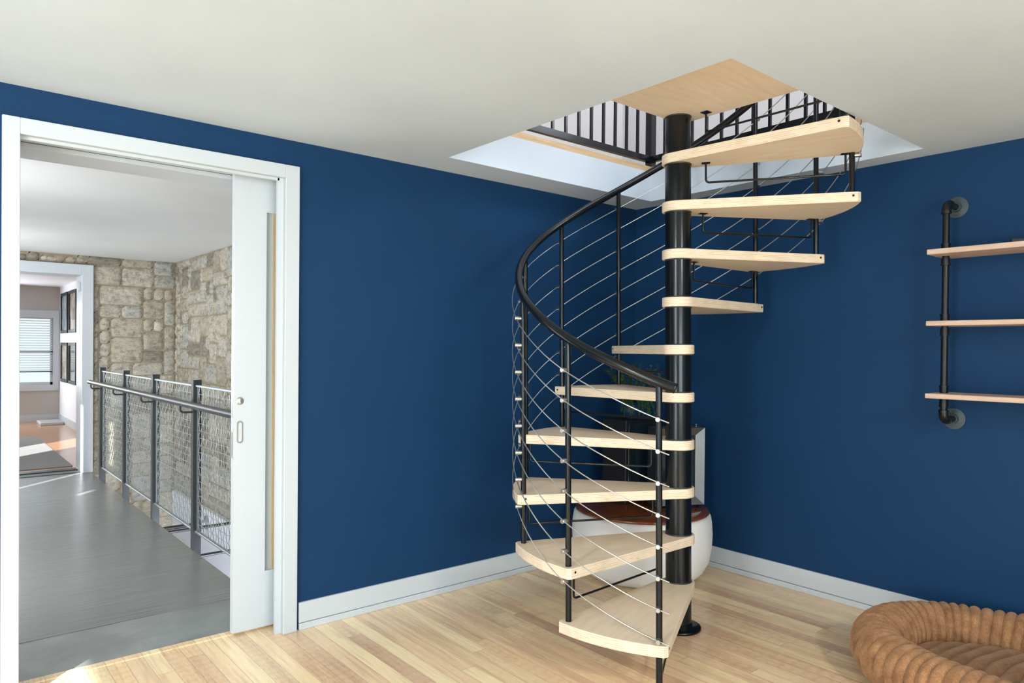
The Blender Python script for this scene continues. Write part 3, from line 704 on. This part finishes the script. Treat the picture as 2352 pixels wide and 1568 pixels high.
for k in range(1, 12):
    a_ = th(k); bx, by = RB*cos(a_), RB*sin(a_)
    zb_ = .0 if k == 1 else RIS*(k-1); zt_ = lerp_rel(rail_rel, float(k)) if k < 10 else 2.56+(.25 if k == 10 else 0)
    if k == 11: zt_ = RIS*11-TT-.002
    bo = MB().tube([(bx, by, zb_+.001), (bx, by, zt_)], .0132, 20).build('baluster', m_black, st)
    if k == 11: continue
    for j in range(8):
        zc = RIS*(k-1)+hj(k, j)
        if k == 10 and zc > 2.75: continue
        e = Vector((cos(a_), sin(a_))); cb = MB()
        p0 = e*(RB+.010); p1 = e*(RB+.041)
        cb.tube([(p0.x, p0.y, zc), (p0.x+(p1.x-p0.x)*.96, p0.y+(p1.y-p0.y)*.96, zc), (p1.x, p1.y, zc)], [.0098, .0098, .0085], 16)
        cb.build('cable_clamp', m_steel, bo)
for j in range(8):
    MB().tube(smooth_path(lambda k, j=j: hj(k, j), .90, 10.35, CLR, .05), .0027, 8).build('cable', m_cable, st)
hp = smooth_path(rail_rel, .86, 10.1, RB, .05)
MB().tube(hp, .0205, 24).build('handrail', m_black, st)
e0 = Vector(hp[0]); e1 = (Vector(hp[0])-Vector(hp[1])).normalized()
MB().tube([e0, e0+e1*.006, e0+e1*.010], [.0212, .0212, .017], 24).build('handrail_end_cap', m_black, st)

# ------------------------------------------------------------------ round drum table and what stands on it
TX, TY = -.463, -.463
tb = empty('drum_table', (TX, TY, 0)); tag(tb, 'white woven drum table with round cherry wood top in the corner', 'table')
prof = [(0, .004), (.30, .004), (.345, .012), (.385, .05), (.415, .11), (.430, .19), (.434, .27), (.430, .335), (.423, .378), (.415, .392), (.40, .397), (.0, .397)]
MB().lathe(prof, n=80).build('drum_body', m_ottoman, tb)
MB().lathe([(0, .3975), (.408, .3975), (.413, .402), (.413, .410), (.408, .414), (0, .414)], n=80).build('table_top', m_tabletop, tb)
gf = empty('framed_glass_case', (-.305, -.605, .415), (0, 0, radians(-27))); tag(gf, 'upright brushed steel frame with dark glass on the drum table', 'glass case')
w2, hh, dp, bw_ = .165, .48, .12, .050
fr = MB()
# mitred frame, bevelled inwards
zo0, zo1 = .022, .022+hh
out = [(-w2, zo0), (w2, zo0), (w2, zo1), (-w2, zo1)]; inn = [(-w2+bw_, zo0+bw_), (w2-bw_, zo0+bw_), (w2-bw_, zo1-bw_), (-w2+bw_, zo1-bw_)]
vs = [(x, -dp/2, z) for x, z in out]+[(x, -dp/2+.028, z) for x, z in inn]+[(x, dp/2-.028, z) for x, z in inn]+[(x, dp/2, z) for x, z in out]
fs = []
for i in range(4):
    j = (i+1) % 4
    for L in range(3): fs.append((L*4+i, L*4+j, (L+1)*4+j, (L+1)*4+i))
    fs.append((12+i, 12+j, j, i))
fr.add(vs, fs); fr.build('frame', m_case, gf)
MB().box((-w2+bw_, -.006, zo0+bw_), (w2-bw_, .006, zo1-bw_)).build('glass_panel', m_darkglass, gf)
for sx in (-1, 1):
    for sy in (-1, 1):
        MB().lathe([(.012, .022), (.012, .016), (.005, .012), (.004, .0)][::-1], (sx*(w2-.035), sy*.035, 0), 14).build('foot', m_black, gf)
for sx in (1,): MB().lathe([(.004, 0), (.004, .012), (.006, .013), (.006, .017), (0, .019)], (sx*(w2-.03), .0, zo1), 12).build('finial', m_steel, gf)
bc = empty('speaker_cabinet', (-.36, -.27, .415), (0, 0, radians(0))); tag(bc, 'tall matte black cabinet on the drum table behind the steel frame', 'cabinet')
MB().box((-.15, -.10, 0), (.15, .10, .535), .004).build('body', m_dark, bc)
MB().box((-.13, -.108, .02), (.13, -.101, .515), .003).build('front_panel', m_darkglass, bc)
pp = empty('trailing_plant', (-.385, -.305, .9505)); tag(pp, 'green trailing plant in a blue pot on top of the black cabinet', 'plant')
MB().lathe([(0, 0), (.045, 0), (.06, .05), (.066, .11), (.062, .112), (.055, .10), (0, .10)], n=32).build('pot', m_pot, pp)
def foliage(nst, dirs, lmin, lmax, trail, seed, size):
    rnd = random.Random(seed); b = MB()
    for s_ in range(nst):
        a_ = rnd.uniform(*dirs); p = Vector((.02*cos(a_), .02*sin(a_), .10)); L = rnd.uniform(lmin, lmax); n_ = int(L/.012)
        v = Vector((cos(a_)*.5, sin(a_)*.5, 1 if not trail else .7)).normalized(); pts = [p.copy()]
        for i in range(n_):
            v += Vector((rnd.uniform(-.12, .12), rnd.uniform(-.12, .12), (-.16 if trail else -.02))); 
            if trail and hypot(p.x, p.y) > .10: v.x *= .75; v.y *= .75
            v.normalize(); p = p+v*.013; pts.append(p.copy())
            for q in range(2):
                d_ = Vector((rnd.uniform(-1, 1), rnd.uniform(-1, 1), rnd.uniform(-.3, .7))).normalized(); u_ = d_.cross(Vector((0, 0, 1))).normalized()*size*.38; L_ = size*rnd.uniform(.8, 1.3); m_ = p+d_*L_*.5; t_ = p+d_*L_
                up = Vector((0, 0, .002)); b.add([p, m_+u_, t_, m_-u_, m_+up], [(0, 1, 4), (1, 2, 4), (2, 3, 4), (3, 0, 4)], True)
        b.tube(pts, .0012, 4)
    return b
foliage(26, (pi*1.0, pi*1.62), .14, .24, True, 3, .017).build('trailing_leaves', m_leaf, pp)
foliage(20, (0, 2*pi), .16, .30, False, 5, .026).build('upper_leaves', m_leafb, pp)

# ------------------------------------------------------------------ pipe shelf
PXX, PYS = -.14, -2.062
ps = empty('pipe_shelf', (0, PYS, 1.072)); tag(ps, 'black iron pipe wall shelf with three pale wooden boards', 'shelf')
def P_(mb, name, m, par=ps, lab=None):
    o = mb.build(name, m); reparent(o, par)
    if lab: o['label'] = lab
    return o
ZT, ZB = 2.12, 1.072
SHZ = [(1.866, 1.891), (1.527, 1.550), (1.181, 1.204)]
YEND = -3.25
def pipe_unit(y):
    b = MB(); c_ = .035
    pts = [(-.012, y, ZT), (PXX+c_, y, ZT)]+[(PXX+c_-c_*sin(t), y, ZT-c_+c_*cos(t)) for t in [pi/2*i/6 for i in range(1, 7)]]
    pts += [(PXX, y, ZB+c_)]+[(PXX+c_-c_*cos(t), y, ZB+c_-c_*sin(t)) for t in [pi/2*i/6 for i in range(1, 7)]]+[(-.012, y, ZB)]
    b.tube(pts, .0155, 20); po = P_(b, 'pipe', m_blackm)
    fits = []
    for sz, Z in ((-1, ZT), (1, ZB)):
        el = [(PXX+c_, y, Z)]+[(PXX+c_-c_*sin(t), y, Z+sz*(c_-c_*cos(t))) for t in [pi/2*i/6 for i in range(1, 7)]]+[(PXX, y, Z+sz*(c_+.012))]
        fit = MB(); fits.append(('elbow_fitting', fit)); fit.tube(el, .0200, 20); fit.tube([(PXX, y, Z+sz*(c_+.004)), (PXX, y, Z+sz*(c_+.014))], .0225, 20); fit.tube([(PXX+c_, y, Z), (PXX+c_+.01, y, Z)], .0225, 20)
    for (a, b2) in SHZ:
        for z in (a-.026, b2+.018):
            fit = MB(); fits.append(('coupling', fit)); fit.tube([(PXX, y, z-.016), (PXX, y, z+.016)], .0192, 20); fit.tube([(PXX, y, z-.018 if z < a else z+.012), (PXX, y, z-.012 if z < a else z+.018)], .0215, 20)
    for nm, fit in fits: fo = fit.build(nm, m_blackm); fo.parent = po
    for Z in (ZT, ZB):
        fl = MB().lathe([(0, 0), (.052, 0), (.052, -.006), (.024, -.010), (.022, -.022), (0, -.022)], (0-.0005, y, Z), 40, False, 'x'); fo = P_(fl, 'wall_flange', m_flange)
        for i in range(4):
            t = pi/4+pi/2*i; so_ = MB().lathe([(0, -.0075), (.004, -.007), (.0045, -.006)], (-.0005, y+.037*cos(t), Z+.037*sin(t)), 10, True, 'x').build('screw', m_dark); so_.parent = fo
pipe_unit(PYS); pipe_unit(-3.10)
for (a, b2) in SHZ: P_(MB().box((-.26, YEND, a), (-.02, -2.02, b2), .0025), 'shelf_board', m_shelf)
ob = MB().box((-.16, -2.62, 1.892), (-.04, -2.33, 1.922), .008).build('storage_box', m_darkbox); tag(ob, 'low dark grey box on the top pipe shelf board at the edge of the picture', 'box')

# ------------------------------------------------------------------ dog bed
BX, BY = -.555, -2.585
bd = empty('dog_bed', (BX, BY, 0)); tag(bd, 'oval caramel brown faux fur dog bed with ribbed bolster rim', 'dog bed')
def bolster():
    b = MB(); NU, NV = 1500, 40; ax, ay, r0, ne = .42, .61, .113, 2.25; nr = 76; vs = []
    for i in range(NU):
        u = 2*pi*i/NU; cu, su = cos(u), sin(u)
        x = ax*abs(cu)**(2/ne)*(1 if cu >= 0 else -1); y = ay*abs(su)**(2/ne)*(1 if su >= 0 else -1)
        u2 = u+.002; x2 = ax*abs(cos(u2))**(2/ne)*(1 if cos(u2) >= 0 else -1); y2 = ay*abs(sin(u2))**(2/ne)*(1 if sin(u2) >= 0 else -1)
        vs.append((x, y, x2-x, y2-y))
    L = [0]
    for i in range(NU): j = (i+1) % NU; L.append(L[-1]+hypot(vs[j][0]-vs[i][0], vs[j][1]-vs[i][1]))
    pts = []
    for i, (x, y, dx, dy) in enumerate(vs):
        ll = hypot(dx, dy) or 1; nx, ny = dy/ll, -dx/ll; s_ = L[i]/L[-1]
        ph = s_*nr; wob = .10*sin(s_*47)+.08*sin(s_*91)
        for j in range(NV):
            v = 2*pi*j/NV; sw = .9*sin(v+.6)*.35
            rib = abs(sin(pi*(ph+wob+sw)))**.45
            r = r0*(.85+.17*rib)*(1+.03*sin(s_*2*pi*5+1)+.02*sin(s_*2*pi*9))
            ox = r*cos(v)*1.0; oz = r*sin(v)*1.02
            z = max(.003, r0*.97+oz)
            pts.append((x+nx*ox, y+ny*ox, z))
    fs = [(i*NV+j, ((i+1) % NU)*NV+j, ((i+1) % NU)*NV+(j+1) % NV, i*NV+(j+1) % NV) for i in range(NU) for j in range(NV)]
    return b.add(pts, fs, True)
bolster().build('bolster_rim', m_fur, bd)
def cushion():
    b = MB(); NR, NA = 120, 240; vs = [(0, 0, .115)]; 
    for i in range(1, NR+1):
        for j in range(NA):
            a_ = 2*pi*j/NA; q = i/NR; x = .36*q*cos(a_); y = .555*q*sin(a_)
            rib = abs(sin(pi*(y+.10*x+.25*x*x)/.062))**.5
            vs.append((x, y, .062+.052*(1-q**3)+.024*rib*(1-q**6)+.004*sin(x*23+y*11)))
    fs = [(0, 1+j, 1+(j+1) % NA) for j in range(NA)]+[(1+(i-1)*NA+j, 1+i*NA+j, 1+i*NA+(j+1) % NA, 1+(i-1)*NA+(j+1) % NA) for i in range(1, NR) for j in range(NA)]
    rim = 1+(NR-1)*NA; o = len(vs); vs += [(vs[rim+j][0], vs[rim+j][1], .004) for j in range(NA)]
    fs += [(rim+j, o+j, o+(j+1) % NA, rim+(j+1) % NA) for j in range(NA)]
    return b.add(vs, fs, True)
cushion().build('cushion', m_fur2, bd)
